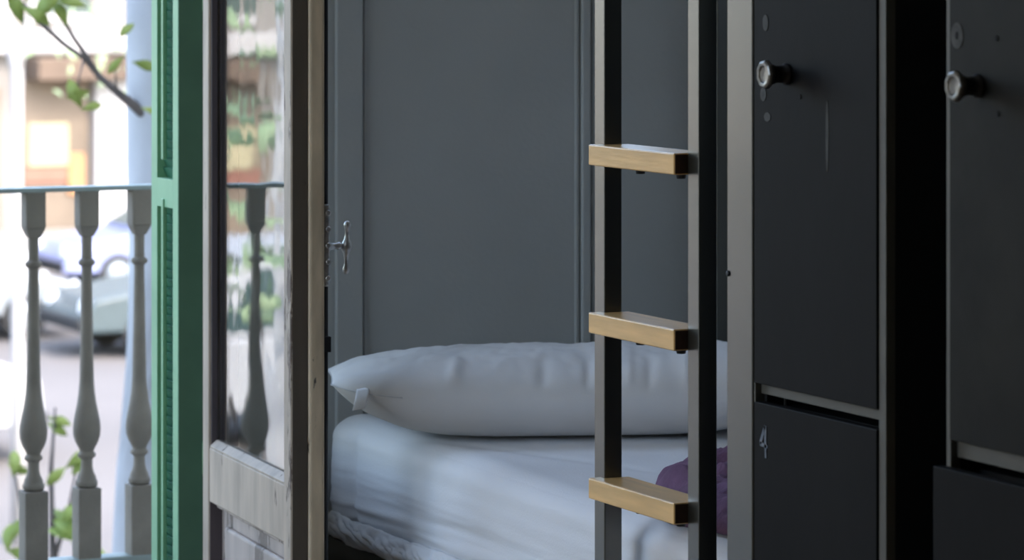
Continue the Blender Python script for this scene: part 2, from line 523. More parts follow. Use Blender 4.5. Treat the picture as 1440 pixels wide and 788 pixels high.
# ------------------------------------------------------------------ balcony railing
YB = 8.30
rl = thing('balcony_railing', 'balcony railing of turned grey balusters under a thin flat handrail', 'railing', (2.2, YB, 0))
MB().box((0.75, YB - .028, 0.949), (3.7, YB + .028, 0.960)).build('handrail', M['rail_iron'], rl, 0.002)
MB().box((0.75, YB - .030, 0.022), (3.7, YB + .030, 0.056)).build('bottom_rail', M['rail_iron'], rl, 0.003)
for x in (0.85, 2.2, 3.6):
    MB().box((x - .02, YB - .02, 0), (x + .02, YB + .02, 0.024)).build('foot', M['rail_iron'], rl)
prof = [(0.0190, 0.226), (0.0265, 0.230), (0.0270, 0.240), (0.0235, 0.246), (0.0225, 0.252), (0.0170, 0.264), (0.0145, 0.276), (0.0140, 0.292),
        (0.0150, 0.297), (0.0215, 0.301), (0.0225, 0.306), (0.0200, 0.311), (0.0165, 0.314), (0.0200, 0.322), (0.0275, 0.336), (0.0325, 0.352), (0.0340, 0.368),
        (0.0325, 0.386), (0.0285, 0.408), (0.0235, 0.432), (0.0195, 0.46), (0.0175, 0.49), (0.0162, 0.55), (0.0150, 0.62), (0.0135, 0.70), (0.0125, 0.755),
        (0.0130, 0.765), (0.0195, 0.769), (0.0205, 0.774), (0.0195, 0.779), (0.0130, 0.783), (0.0125, 0.80), (0.0130, 0.842)]
proto = None
for k in range(22):
    x = 2.548 + 0.1345 * (k - 13)
    if proto is None:
        g = MB()
        x_ = x
        g.lathe(prof, 24, Matrix.Translation((x, YB, 0)))
        for z0, z1, a in ((0.054, 0.226, 0.0285), (0.862, 0.951, 0.0245)):
            g.box((x - a, YB - a, z0), (x + a, YB + a, z1))
        a, b = 0.0245, 0.0135
        vs = [(x - b, YB - b, .838), (x + b, YB - b, .838), (x + b, YB + b, .838), (x - b, YB + b, .838), (x - a, YB - a, .862), (x + a, YB - a, .862), (x + a, YB + a, .862), (x - a, YB + a, .862)]
        g.add(vs, [(0, 3, 2, 1), (4, 5, 6, 7), (0, 1, 5, 4), (1, 2, 6, 5), (2, 3, 7, 6), (3, 0, 4, 7)])
        proto = g.build('baluster', M['baluster'], rl, 0.003)
        o = proto
    else:
        o = proto.copy()
        COL.objects.link(o)
        o.parent = rl
        o.location = (0.1345 * k, 0, 0)

# ------------------------------------------------------------------ bunk bed
BX0, BX1, BY0, BY1 = 2.812, 3.78, 5.14, 7.06
bed = thing('bunk_bed', 'black steel bunk bed frame against the grey wall', 'bunk bed', (3.3, 6.1, 0))
for i, (x, y, dx, dy) in enumerate(((2.74, 5.026, 0.05, 0.087), (3.75, 5.03, 0.05, 0.05), (3.75, 7.045, 0.05, 0.05))):
    MB().box((x, y, 0), (x + dx, y + dy, 2.05)).build('post', M['black_steel'], bed, 0.003)
MB().box((2.806, 5.10, 0.225), (2.845, 7.085, 0.284)).build('side_rail', M['black_steel'], bed, 0.003)
MB().box((3.765, 5.10, 0.235), (3.795, 7.03, 0.288)).build('side_rail', M['black_steel'], bed, 0.003)
MB().box((2.79, 5.07, 0.235), (3.76, 5.10, 0.288)).build('end_rail', M['black_steel'], bed, 0.003)
MB().box((2.815, 7.075, 0.235), (3.76, 7.10, 0.288)).build('end_rail', M['black_steel'], bed, 0.003)
MB().box((2.815, 7.055, 0.0), (2.845, 7.085, 0.24)).build('leg', M['black_steel'], bed, 0.003)
for k in range(12):
    y = 5.2 + k * 0.16
    MB().box((2.84, y, 0.275), (3.77, y + .07, 0.293)).build('slat', M['oak'], bed)
MB().box((2.775, 5.10, 1.62), (2.80, 7.09, 1.68)).build('upper_rail', M['black_steel'], bed, 0.003)
MB().box((3.765, 5.08, 1.62), (3.795, 7.05, 1.68)).build('upper_rail', M['black_steel'], bed, 0.003)

# mattress with fitted sheet
ZB, R = 0.296, 0.065


def mattress_pt(p):
    """p on the plain box -> rounded, sagging, wrinkled"""
    x, y, z = p
    lo = Vector((BX0 + R, BY0 + R, ZB + R * .7))
    hi = Vector((BX1 - R, BY1 - R, 0.545 - R * .75))
    q = Vector((min(max(x, lo.x), hi.x), min(max(y, lo.y), hi.y), min(max(z, lo.z), hi.z)))
    d = Vector((x, y, z)) - q
    d.z *= 1.35
    if d.length > 1e-6:
        n_ = d.normalized()
        r = Vector((n_.x * R, n_.y * R, n_.z * R * .75))
    else:
        n_ = Vector((0, 0, 1)); r = Vector((0, 0, 0))
    o = q + r
    fy = (y - BY0) / (BY1 - BY0)
    up = (z - ZB) / (0.545 - ZB)
    o.z -= 0.024 * (1 - fy) * max(0, up)
    side = max(0, -n_.x)
    # long creases along the side near the hem, and a fold at the head corner
    s = fbm((o.x * 2, o.y * 1.6 + o.z * 3.0, o.z * 26), 1.0, 3.1)
    low = math.exp(-((up - 0.25) / 0.28) ** 2)
    amp = 0.0075 * low * side + 0.0014
    fold = -0.016 * math.exp(-((o.y - 6.905) / 0.026) ** 2) * side * min(1, (1 - up) * 2.5 + 0.25)
    drape = 0.006 * side * math.sin(up * PI)
    top = max(0, n_.z)
    tn = 0.0025 * fbm((o.x * 5, o.y * 2, 0), 1.0, 8.2) * top
    # a soft diagonal pull line across the top
    tn -= 0.003 * math.exp(-(((o.x - 2.86) - 0.42 * (6.6 - o.y)) / 0.02) ** 2) * top
    return o + n_ * (s * amp + fold + drape + tn)


g = MB()


def face_grid(o0, eu, ev, nu, nv):
    o0, eu, ev = Vector(o0), Vector(eu), Vector(ev)
    g.grid(lambda a, b: mattress_pt(o0 + eu * a + ev * b), nu, nv)


LX, LY, LZ = BX1 - BX0, BY1 - BY0, 0.545 - ZB
face_grid((BX0, BY0, ZB), (0, LY, 0), (0, 0, LZ), 220, 60)
face_grid((BX1, BY0, ZB), (0, LY, 0), (0, 0, LZ), 220, 60)
face_grid((BX0, BY0, ZB), (LX, 0, 0), (0, 0, LZ), 110, 60)
face_grid((BX0, BY1, ZB), (LX, 0, 0), (0, 0, LZ), 110, 60)
face_grid((BX0, BY0, 0.545), (LX, 0, 0), (0, LY, 0), 110, 220)
face_grid((BX0, BY0, ZB), (LX, 0, 0), (0, LY, 0), 110, 220)
mt = g.build('mattress', M['sheet'], None, 0, (3.3, 6.1, ZB), weld=True)
tag(mt, 'mattress in a white fitted sheet on the lower bunk', 'mattress')
# gathered elastic hem of the sheet, bunched along the near edge
def hem(a, b):
    y = 7.045 - a * 1.85
    ph = a * 60
    cr = abs(noise.noise(Vector((y * 21 + b * 2.5, b * 1.2, 3.0))))
    out = 0.003 + 0.018 * math.sin(min(1.0, b * 1.05) * PI) * (0.35 + 1.5 * cr) + 0.005 * fbm((y * 34, b * 3.0, 0), 1.0, 5)
    corner = max(0, (y - 7.0) / 0.045)
    z = 0.338 - b * 0.050 + 0.006 * fbm((y * 9, b * 3, 0), 1.0, 2.0)
    return (BX0 - 0.002 - out + 0.06 * corner ** 2 - 0.004 * b, y, z)


g = MB()
g.grid(hem, 260, 18)
h = g.build('sheet_hem', M['sheet'], mt)
so = h.modifiers.new('cloth', 'SOLIDIFY'); so.thickness = 0.003; so.offset = 1

# ------------------------------------------------------------------ pillow
PC = Vector((3.172, 6.590, 0.0))
PA = Vector((0.940, -0.342, 0)); PN = Vector((0.342, 0.940, 0))
PL, PW = 0.50, 0.205
ZT = 0.542


def pil(u, w_, top):
    """u,w in -1..1 ; returns world point of the top or bottom skin"""
    cu = 1 - 0.012 * (1 - w_ ** 2)            # the ends draw in between the ears
    cw = 1 - 0.16 * (1 - abs(u) ** 3) * 0 - 0.34 * abs(u) ** 7
    prof = max(0.0, (1 - abs(u) ** 3.6)) ** 0.66 * max(0.0, (1 - abs(w_) ** 2.5)) ** 0.52
    p = PC + PA * (u * PL * cu) + PN * (w_ * PW * cw)
    mid = 0.088 + 0.012 * abs(u) ** 4 * 1.5
    if u < 0:
        mid += 0.008 * abs(u) ** 6
    if top:
        z = mid + 0.088 * prof
        z += 0.010 * math.exp(-((u - 0.75) / 0.4) ** 2) * prof
        # gathers that run up from the long seam
        e = max(0.0, -w_) ** 4
        for uc, wd, am in ((-0.52, 0.030, .010), (-0.16, .022, -.006), (0.02, .016, -.008), (0.07, .018, .006), (0.13, .016, -.007), (0.19, .016, .006), (0.27, .020, -.007), (0.42, .02, .006), (0.5, .018, -.006), (0.62, .02, .005)):
            z += am * math.exp(-((u - uc - 0.05 * (w_ + 1)) / wd) ** 2) * e * (1 - abs(w_) ** 10) * 2.0
        eu = max(0.0, abs(u) - 0.6) / 0.4
        z += 0.006 * eu * (1 - abs(u) ** 10) * math.sin(w_ * 11 + 2.0 * u)
        z += 0.005 * fbm((u * 6, w_ * 2.0, 0), 1.0, 4.4) * prof + 0.0022 * fbm((u * 19, w_ * 6.0, 0), 1.0, 2.4) * prof
    else:
        z = mid - 0.098 * prof
        z = z if z > 0.004 else 0.004 - 0.002 * min(1, (0.004 - z) / .02)
        z += 0.003 * fbm((u * 6, w_ * 2.5, 0), 1.0, 9.4) * prof * (1 if z > 0.012 else 0)
    p.z = ZT + z
    return p


def cosd(a):
    return -math.cos(a * PI)


g = MB()
g.grid(lambda a, b: pil(cosd(a) * .3 + (a * 2 - 1) * .7, cosd(b), True), 180, 90)
g.grid(lambda a, b: pil(cosd(a) * .3 + (a * 2 - 1) * .7, cosd(b), False), 180, 90)
pw = g.build('pillow', M['ticking'], None, 0, (PC.x, PC.y, ZT), weld=True)
tag(pw, 'long plump pale pillow lying across the head of the bed', 'pillow')
g = MB()
loop = [pil(-0.72 - .28 * k / 16, -1, True) for k in range(16)] + [pil(-1, -1 + 2 * k / 24, True) for k in range(24)] + [pil(-1 + .28 * k / 16, 1, True) for k in range(16)]
g.tube(loop, 0.0016, 8, True)
g.build('piping', M['seam'], pw)
# care tag hanging from the end seam
g = MB()
tp = pil(-0.90, -1.0, True)
e1 = (PA * 0.85 + PN * -0.5).normalized()


def tagpt(a, b):
    q = tp + PA * (a * 0.026 - b * 0.010) - PN * (0.004 + 0.016 * b + 0.012 * math.sin(b * 2.4)) + Vector((0, 0, 0.006 + 0.004 * a - 0.040 * b))
    return q


g.grid(tagpt, 6, 10)
tg = g.build('care_tag', M['tagw'], pw)
so = tg.modifiers.new('cloth', 'SOLIDIFY'); so.thickness = 0.0012

# ------------------------------------------------------------------ crumpled purple blanket
BC = Vector((3.155, 5.69, 0)); BA = Vector((0.50, 0.866, 0)); BN = Vector((0.866, -0.5, 0))


def blank(a, b, top=True):
    u, w_ = a * 2 - 1, b * 2 - 1
    # square to disc
    x_ = u * math.sqrt(1 - w_ * w_ / 2); y_ = w_ * math.sqrt(1 - u * u / 2)
    r = min(1.0, math.hypot(x_, y_))
    ang = math.atan2(y_, x_)
    rim = 1 + 0.10 * math.sin(ang * 5 + 1) + 0.06 * math.sin(ang * 9 + 2.2)
    p = BC + BA * (x_ * 0.47 * rim) + BN * (y_ * 0.215 * rim)
    dome = (1 - r ** 4) ** 0.55
    if top:
        rid = 1 - abs(fbm((p.x * 9 + 0.4 * math.sin(p.y * 16), p.y * 5, 0.3), 1.0, 6.6))
        rid2 = 1 - abs(noise.noise(Vector((p.x * 26, p.y * 15, 2.0))))
        rid3 = abs(noise.noise(Vector((p.x * 15 + p.y * 6, p.y * 7 - p.x * 5, 7.0))))
        z = dome * (0.008 + 0.022 * rid + 0.024 * rid2 + 0.040 * rid3)
        p += (BN * 0.016 * noise.noise(Vector((p.x * 12, p.y * 12, 5))) + BA * 0.016 * noise.noise(Vector((p.x * 12, p.y * 12, 9)))) * dome
    else:
        z = 0.002 * dome
    fy = (p.y - BY0) / (BY1 - BY0)
    p.z = 0.5475 - 0.024 * (1 - fy) + z + 0.002
    return p


g = MB()
g.grid(lambda a, b: blank(a, b, True), 130, 90)
g.grid(lambda a, b: blank(a, b, False), 130, 90)
bl = g.build('blanket', M['purple'], None, 0, (BC.x, BC.y, 0.53), weld=True)
tag(bl, 'crumpled purple blanket left on the mattress behind the ladder', 'blanket')

# ------------------------------------------------------------------ ladder of the bunk bed
lad = thing('bunk_ladder', 'black steel bunk ladder with oak rungs standing in front of the bed', 'ladder', (2.75, 5.4, 0))
RX0, RX1 = 2.732, 2.766
for y0, y1 in ((5.195, 5.235), (5.547, 5.587)):
    MB().box((RX0, y0, 0), (RX1, y1, 2.0)).build('rail', M['black_steel'], lad, 0.002)
first = None
for k, z in enumerate((0.895, 1.187, 0.607, 0.26)):
    if first is None:
        first = MB().prism([(2.707, 5.2365), (2.779, 5.2365), (2.779, 5.5455), (2.7315, 5.5455), (2.7315, 5.560), (2.707, 5.560)], z - .036, z).build('rung', M['oak'], lad, 0.0025)
        base_z = z
        bos = [MB().lathe([(0.0075, -.0085), (0.0085, -.003), (0.0085, 0.001)], 12, Matrix.Translation((2.738, y, z - .036))).build('screw', M['iron_dark'], first) for y in (5.27, 5.42)]
        g = MB().box((2.735, 5.2355, z - .028), (2.762, 5.2395, z - .006))
        br = g.build('bracket', M['iron_dark'], first)
        eg = MB().box((2.7095, 5.2352, z - .0335), (2.7345, 5.2366, z - .0025)).build('end_grain', M['end_grain'], first)  # thin dark brown plate over the rung end
        eg['label'] = 'dark brown end grain'
    else:
        r = first.copy(); COL.objects.link(r); r.parent = lad; r.location = (0, 0, z - base_z)
        for c_ in (*bos, br, eg):
            q = c_.copy(); COL.objects.link(q); q.parent = r

# ------------------------------------------------------------------ lockers
def locker(label, y0, y1, gap0, gap1, knob_y, knob_z, lower_dx, dmat, extra=0.0):
    """front faces -X at x = 2.74; y0..y1 across; gap0..gap1 the slot between the two doors"""
    t_ = thing('locker', label, 'locker', (2.97, (y0 + y1) / 2, 0))
    xb = 3.22 if y1 < 4.99 else 3.22
    g = MB()
    g.box((2.758, y0, 0), (xb, y0 + .012, 1.85)).box((2.758, y1 - .012, 0), (xb, y1, 1.85))
    g.box((xb - .012, y0 + .012, 0), (xb, y1 - .012, 1.85)).box((2.758, y0 + .012, 1.838), (xb - .012, y1 - .012, 1.85)).box((2.758, y0 + .012, 0), (xb - .012, y1 - .012, .012))
    g.box((2.79, y0 + .012, gap0 - .02), (xb - .012, y1 - .012, gap0 - .008))
    g.build('body', M['locker_side'], t_)
    g = MB()
    s0, s1 = (0.021, 0.004) if y0 > 4.5 else (0.02, 0.012)
    g.box((2.741, y0, 0), (2.758, y0 + s0, 1.85)).box((2.741, y1 - s1, 0), (2.758, y1, 1.85))
    g.box((2.741, y0 + s0, 1.80), (2.758, y1 - s1, 1.85)).box((2.741, y0 + s0, 0), (2.758, y1 - s1, 0.035))
    fr_ = g.build('face_frame', M['locker_frame'], t_, 0.0015)
    MB().box((2.752, y0 + s0, gap0 + .012), (2.766, y1 - s1, gap1 + .006)).build('crossbar', M['locker_frame'], t_, 0.001)
    ya, yb = y0 + s0 + .0015, y1 - s1 - .0015
    up = MB().box((2.738, ya, gap1), (2.7565, yb, 1.795)).build('door', dmat, t_, 0.0015)
    lw = MB().box((2.738 - lower_dx, ya, 0.04), (2.7565 - lower_dx, yb + extra, gap0)).build('door', M['door_black'], t_, 0.0015)
    # knob: rose, neck and a flared faceted rim
    mx = axis_mtx((2.738, knob_y, knob_z), (-1, 0, 0))
    g = MB()
    g.lathe([(0.017, 0), (0.0175, 0.003), (0.0145, 0.005), (0.0135, 0.020), (0.0165, 0.028), (0.0175, 0.033)], 14, mx, True)
    kb = g.build('knob', M['iron_dark'], up)
    g = MB()
    g.lathe([(0.0175, 0.030), (0.0225, 0.034), (0.0235, 0.038), (0.0225, 0.042), (0.0195, 0.044), (0.0145, 0.0435), (0.0125, 0.0405), (0.003, 0.040)], 9, mx, False)
    rm = g.build('knob_rim', M['knob_metal'], kb, 0.0008)
    return t_, up, lw


L1, up1, lw1 = locker('black locker with a chalked number on its lower door, beside the bunk post', 4.610, 5.022, 0.799, 0.829, 4.909, 1.327, 0.0, M['door_black'])
L2, up2, lw2 = locker('scuffed black locker at the right edge whose lower door stands proud', 4.00, 4.439, 0.771, 0.809, 4.348, 1.326, 0.020, M['door_scuffed'], 0.013)
MB().tube([(2.772, 4.975, 0.79), (2.772, 4.975, 0.835)], 0.0022, 8).build('latch_pin', M['old_metal'], L1)


def decal_disc(parent, name, y, z, ry, rz, m, x=2.738, th=0.0008, n=20, hole=None):
    g = MB()
    mx_ = Matrix.Translation((x, y, z)) @ Matrix(((0, 0, -1, 0), (1, 0, 0, 0), (0, 1, 0, 0), (0, 0, 0, 1)))
    g.prism([(ry * math.cos(2 * PI * k / n), rz * math.sin(2 * PI * k / n)) for k in range(n)], 0, th, mx_)
    return g.build(name, m, parent)


e = decal_disc(up2, 'keyhole_plate', 4.404, 1.397, 0.016, 0.019, M['smudge'])
decal_disc(e, 'keyhole', 4.404, 1.397, 0.004, 0.006, M['hole'], th=0.0012)
for y, z in ((4.299, 1.395), (4.296, 1.288)):
    decal_disc(up2, 'screw_hole', y, z, 0.0042, 0.0042, M['hole'], th=0.0012, n=12)
e = decal_disc(up1, 'keyhole_plate', 4.978, 1.407, 0.009, 0.013, M['smudge'])
decal_disc(up1, 'screw_hole', 4.866, 1.293, 0.004, 0.004, M['hole'], th=0.0012, n=12)
decal_disc(up1, 'smudge', 4.985, 1.293, 0.010, 0.012, M['smudge'], n=9)
decal_disc(up1, 'smudge', 4.972, 1.257, 0.011, 0.008, M['smudge'], n=7)
M['rub'] = mat('faint rub mark', (0.028, 0.028, 0.022), 0.7, var=0.4, vscale=40)
decal_disc(up1, 'rub_mark', 4.781, 1.235, 0.0045, 0.055, M['rub'], th=0.0005)
decal_disc(up1, 'smudge', 4.995, 1.325, 0.004, 0.014, M['smudge'], n=9)
# the chalked 4
g = MB()


def stroke(p0, p1, w0, w1):
    (ya, za), (yb, zb) = p0, p1
    d = Vector((yb - ya, zb - za)).normalized()
    nn = Vector((-d.y, d.x))
    vs = []
    for x in (2.7380, 2.7372):
        for (py, pz, ww) in ((ya, za, w0), (yb, zb, w1)):
            vs += [(x, py + nn.x * ww, pz + nn.y * ww), (x, py - nn.x * ww, pz - nn.y * ww)]
    g.add(vs, [(0, 1, 3, 2), (4, 6, 7, 5), (0, 4, 5, 1), (2, 3, 7, 6), (0, 2, 6, 4), (1, 5, 7, 3)])


YN, ZN = 4.981, 0.738
stroke((YN - .002, ZN + .026), (YN + .014, ZN - .004), .003, .0038)
stroke((YN + .015, ZN - .004), (YN - .010, ZN - .007), .0038, .0022)
stroke((YN - .002, ZN + .026), (YN - .004, ZN - .025), .0042, .0024)
g.build('number_mark', M['chalk'], lw1)
# bolt hole on the bunk post
MB().lathe([(0.005, 0), (0.005, 0.002), (0.002, 0.003)], 12, axis_mtx((2.74, 5.107, 0.997), (-1, 0, 0))).build('bolt', M['iron_dark'], bed)

# ------------------------------------------------------------------ outdoors
G = -3.4
struct('floor_street', MB().box((-60, 7.55, G - .2), (90, 75, G)), M['asphalt'])
struct('floor_pavement', MB().box((-60, 54.5, G), (90, 61.5, G + .14)), M['kerb'])


def leaf_poly(mb, c, size, nrm, roll):
    """pointed ovate leaf, folded a little along its midrib"""
    mx_ = axis_mtx(c, nrm, roll)
    out = [(0, -1.1), (.34, -.62), (.46, -.1), (.36, .42), (.12, .95), (0, 1.25), (-.12, .95), (-.36, .42), (-.46, -.1), (-.34, -.62)]
    up = [(x * size, y * size, (abs(x) * .35 - .12 * y * y) * size) for x, y in out]
    n_ = len(out)
    vs = [(0, 0, .0)] + up + [(0, 0, -.03 * size)] + [(p[0], p[1], p[2] - .015 * size) for p in up]
    fs = []
    for k in range(n_):
        k2 = (k + 1) % n_
        fs += [(0, 1 + k, 1 + k2), (n_ + 1, n_ + 2 + k2, n_ + 2 + k), (1 + k, n_ + 2 + k, n_ + 2 + k2, 1 + k2)]
    mb.add(vs, fs, True, mx_)


# plane tree right in front of the balcony
tree = thing('plane_tree', 'pale plane tree trunk with a dark leafy branch just beyond the balcony', 'tree', (3.95, 11.4, G))
pts = [(3.88, 11.4, G), (3.90, 11.4, -2.4), (3.94, 11.4, -1.2), (3.965, 11.4, -0.2), (3.98, 11.39, 0.8), (3.97, 11.39, 1.6), (3.96, 11.4, 3.0), (3.9, 11.45, 5.0)]
MB().tube(pts, [.30, .235, .195, .168, .150, .145, .13, .10], 24).build('trunk', M['bark_pale'], tree)
g = MB()
g.tube([(3.93, 11.33, 0.96), (3.854, 11.326, 1.005), (3.775, 11.36, 1.075), (3.725, 11.386, 1.124), (3.677, 11.408, 1.186), (3.615, 11.44, 1.235), (3.552, 11.466, 1.298), (3.476, 11.501, 1.381), (3.292, 11.585, 1.524), (3.0, 11.7, 1.7)],
       [.026, .019, .013, .011, .008, .008, .009, .009, .007, .004], 10)
g.tube([(3.725, 11.386, 1.124), (3.690, 11.40, 1.185), (3.649, 11.421, 1.25), (3.578, 11.454, 1.381), (3.53, 11.476, 1.5), (3.45, 11.5, 1.75)], [.009, .008, .0075, .007, .006, .004], 10)
g.tube([(3.677, 11.408, 1.186), (3.62, 11.30, 1.10)], [.004, .002], 6)
g.tube([(3.775, 11.36, 1.075), (3.74, 11.27, 1.165)], [.004, .002], 6)
g.build('branch', M['bark_dark'], tree)
g = MB()
rnd = random.Random(3)
tocam = Vector((-0.35, -0.9, 0.25))
for (x, y, z), s in (((3.618, 11.325, 1.075), .050), ((3.628, 11.32, 1.068), .036), ((3.526, 11.367, 1.358), .055), ((3.50, 11.36, 1.33), .05), ((3.608, 11.33, 1.375), .045), ((3.575, 11.34, 1.34), .045), ((3.55, 11.34, 1.39), .05),
                     ((3.775, 11.253, 1.283), .035), ((3.74, 11.269, 1.165), .035), ((3.833, 11.226, 1.165), .04), ((3.672, 11.30, 1.028), .035), ((3.44, 11.4, 1.36), .055), ((3.40, 11.42, 1.42), .06), ((3.86, 11.25, 1.01), .03)):
    leaf_poly(g, (x, y, z), s, tocam + Vector((rnd.uniform(-.5, .5), rnd.uniform(-.3, .3), rnd.uniform(-.3, .5))), rnd.uniform(0, 6))
for k in range(70):   # crown above and to the left, seen mirrored in the pane
    leaf_poly(g, (rnd.uniform(1.9, 3.5), rnd.uniform(10.9, 12.1), rnd.uniform(1.45, 3.2)), rnd.uniform(.05, .09), Vector((rnd.uniform(-1, 1), -1, rnd.uniform(0, 1))), rnd.uniform(0, 6))
o = g.build('foliage', M['leaf'], tree)
o['kind'] = 'stuff'

# young tree whose top reaches up between the balusters
sap = thing('young_tree', 'young tree with yellow green leaves seen low between the balusters', 'tree', (3.93, 12.6, G))
g = MB()
g.tube([(3.93, 12.6, G), (3.92, 12.58, -2.2), (3.94, 12.55, -1.2), (3.92, 12.53, -0.7), (3.91, 12.52, -0.35), (3.92, 12.5, -0.12)], [.04, .034, .024, .014, .009, .004], 10)
g.tube([(3.94, 12.55, -1.2), (3.86, 12.57, -0.75), (3.78, 12.57, -0.32)], [.014, .009, .004], 8)
g.tube([(3.92, 12.53, -0.7), (3.97, 12.5, -0.5), (4.0, 12.47, -0.3)], [.010, .007, .003], 8)
g.build('trunk', M['bark_dark'], sap)
g = MB()
for (x, y, z), s in (((3.998, 12.471, -0.307), .05), ((4.005, 12.46, -0.33), .045), ((3.951, 12.493, -0.541), .075), ((3.965, 12.48, -0.585), .075), ((3.97, 12.48, -0.5), .05), ((3.786, 12.569, -0.32), .05), ((3.80, 12.56, -0.345), .04),
                     ((3.767, 12.578, -0.593), .05), ((3.79, 12.57, -0.57), .045), ((3.923, 12.506, -0.372), .045), ((3.833, 12.547, -0.47), .04), ((3.82, 12.55, -0.66), .06), ((3.939, 12.498, -0.17), .04), ((3.93, 12.5, -0.2), .04)):
    leaf_poly(g, (x, y, z), s, tocam + Vector((rnd.uniform(-.5, .5), rnd.uniform(-.3, .3), rnd.uniform(0, .6))), rnd.uniform(0, 6))
for k in range(60):
    leaf_poly(g, (rnd.uniform(3.6, 4.3), rnd.uniform(12.3, 12.9), rnd.uniform(-1.6, -0.68)), rnd.uniform(.045, .08), Vector((rnd.uniform(-.6, .6), -1, rnd.uniform(0, 1))), rnd.uniform(0, 6))
o = g.build('foliage', M['leaf'], sap)
o['kind'] = 'stuff'

# slim pale forked tree across the road
ft = thing('forked_tree', 'slim pale forked tree trunk across the road, left of the cars', 'tree', (8.76, 29.0, G))
g = MB()
g.tube([(8.78, 29, G), (8.765, 29, -1.5), (8.758, 29, -0.2), (8.757, 29, 0.62), (8.70, 29.02, 0.9), (8.62, 29.05, 1.25), (8.45, 29.1, 2.4)], [.075, .058, .048, .055, .06, .05, .035], 12)
g.tube([(8.757, 29, 0.58), (8.80, 28.98, 0.82), (8.87, 28.95, 1.08), (9.0, 28.9, 2.2)], [.05, .04, .032, .025], 12)
g.tube([(8.80, 28.98, 0.82), (9.2, 29.0, 1.0), (9.6, 29.0, 1.0), (10.1, 29.0, 0.8)], [.018, .014, .010, .005], 6)
g.build('trunk', M['bld_white'], ft)
g = MB()
for k in range(180):
    leaf_poly(g, (rnd.uniform(7.6, 9.6), rnd.uniform(28.2, 29.8), rnd.uniform(1.75, 3.8)), rnd.uniform(.06, .11), Vector((rnd.uniform(-1, 1), -1, rnd.uniform(0, 1))), rnd.uniform(0, 6))
for k in range(48):
    leaf_poly(g, (rnd.uniform(8.95, 10.3), rnd.uniform(28.6, 29.4), rnd.uniform(0.35, 1.6)), rnd.uniform(.035, .07), Vector((rnd.uniform(-1, 1), -1, rnd.uniform(0, 1))), rnd.uniform(0, 6))
o = g.build('foliage', M['leaf2'], ft)
o['kind'] = 'stuff'


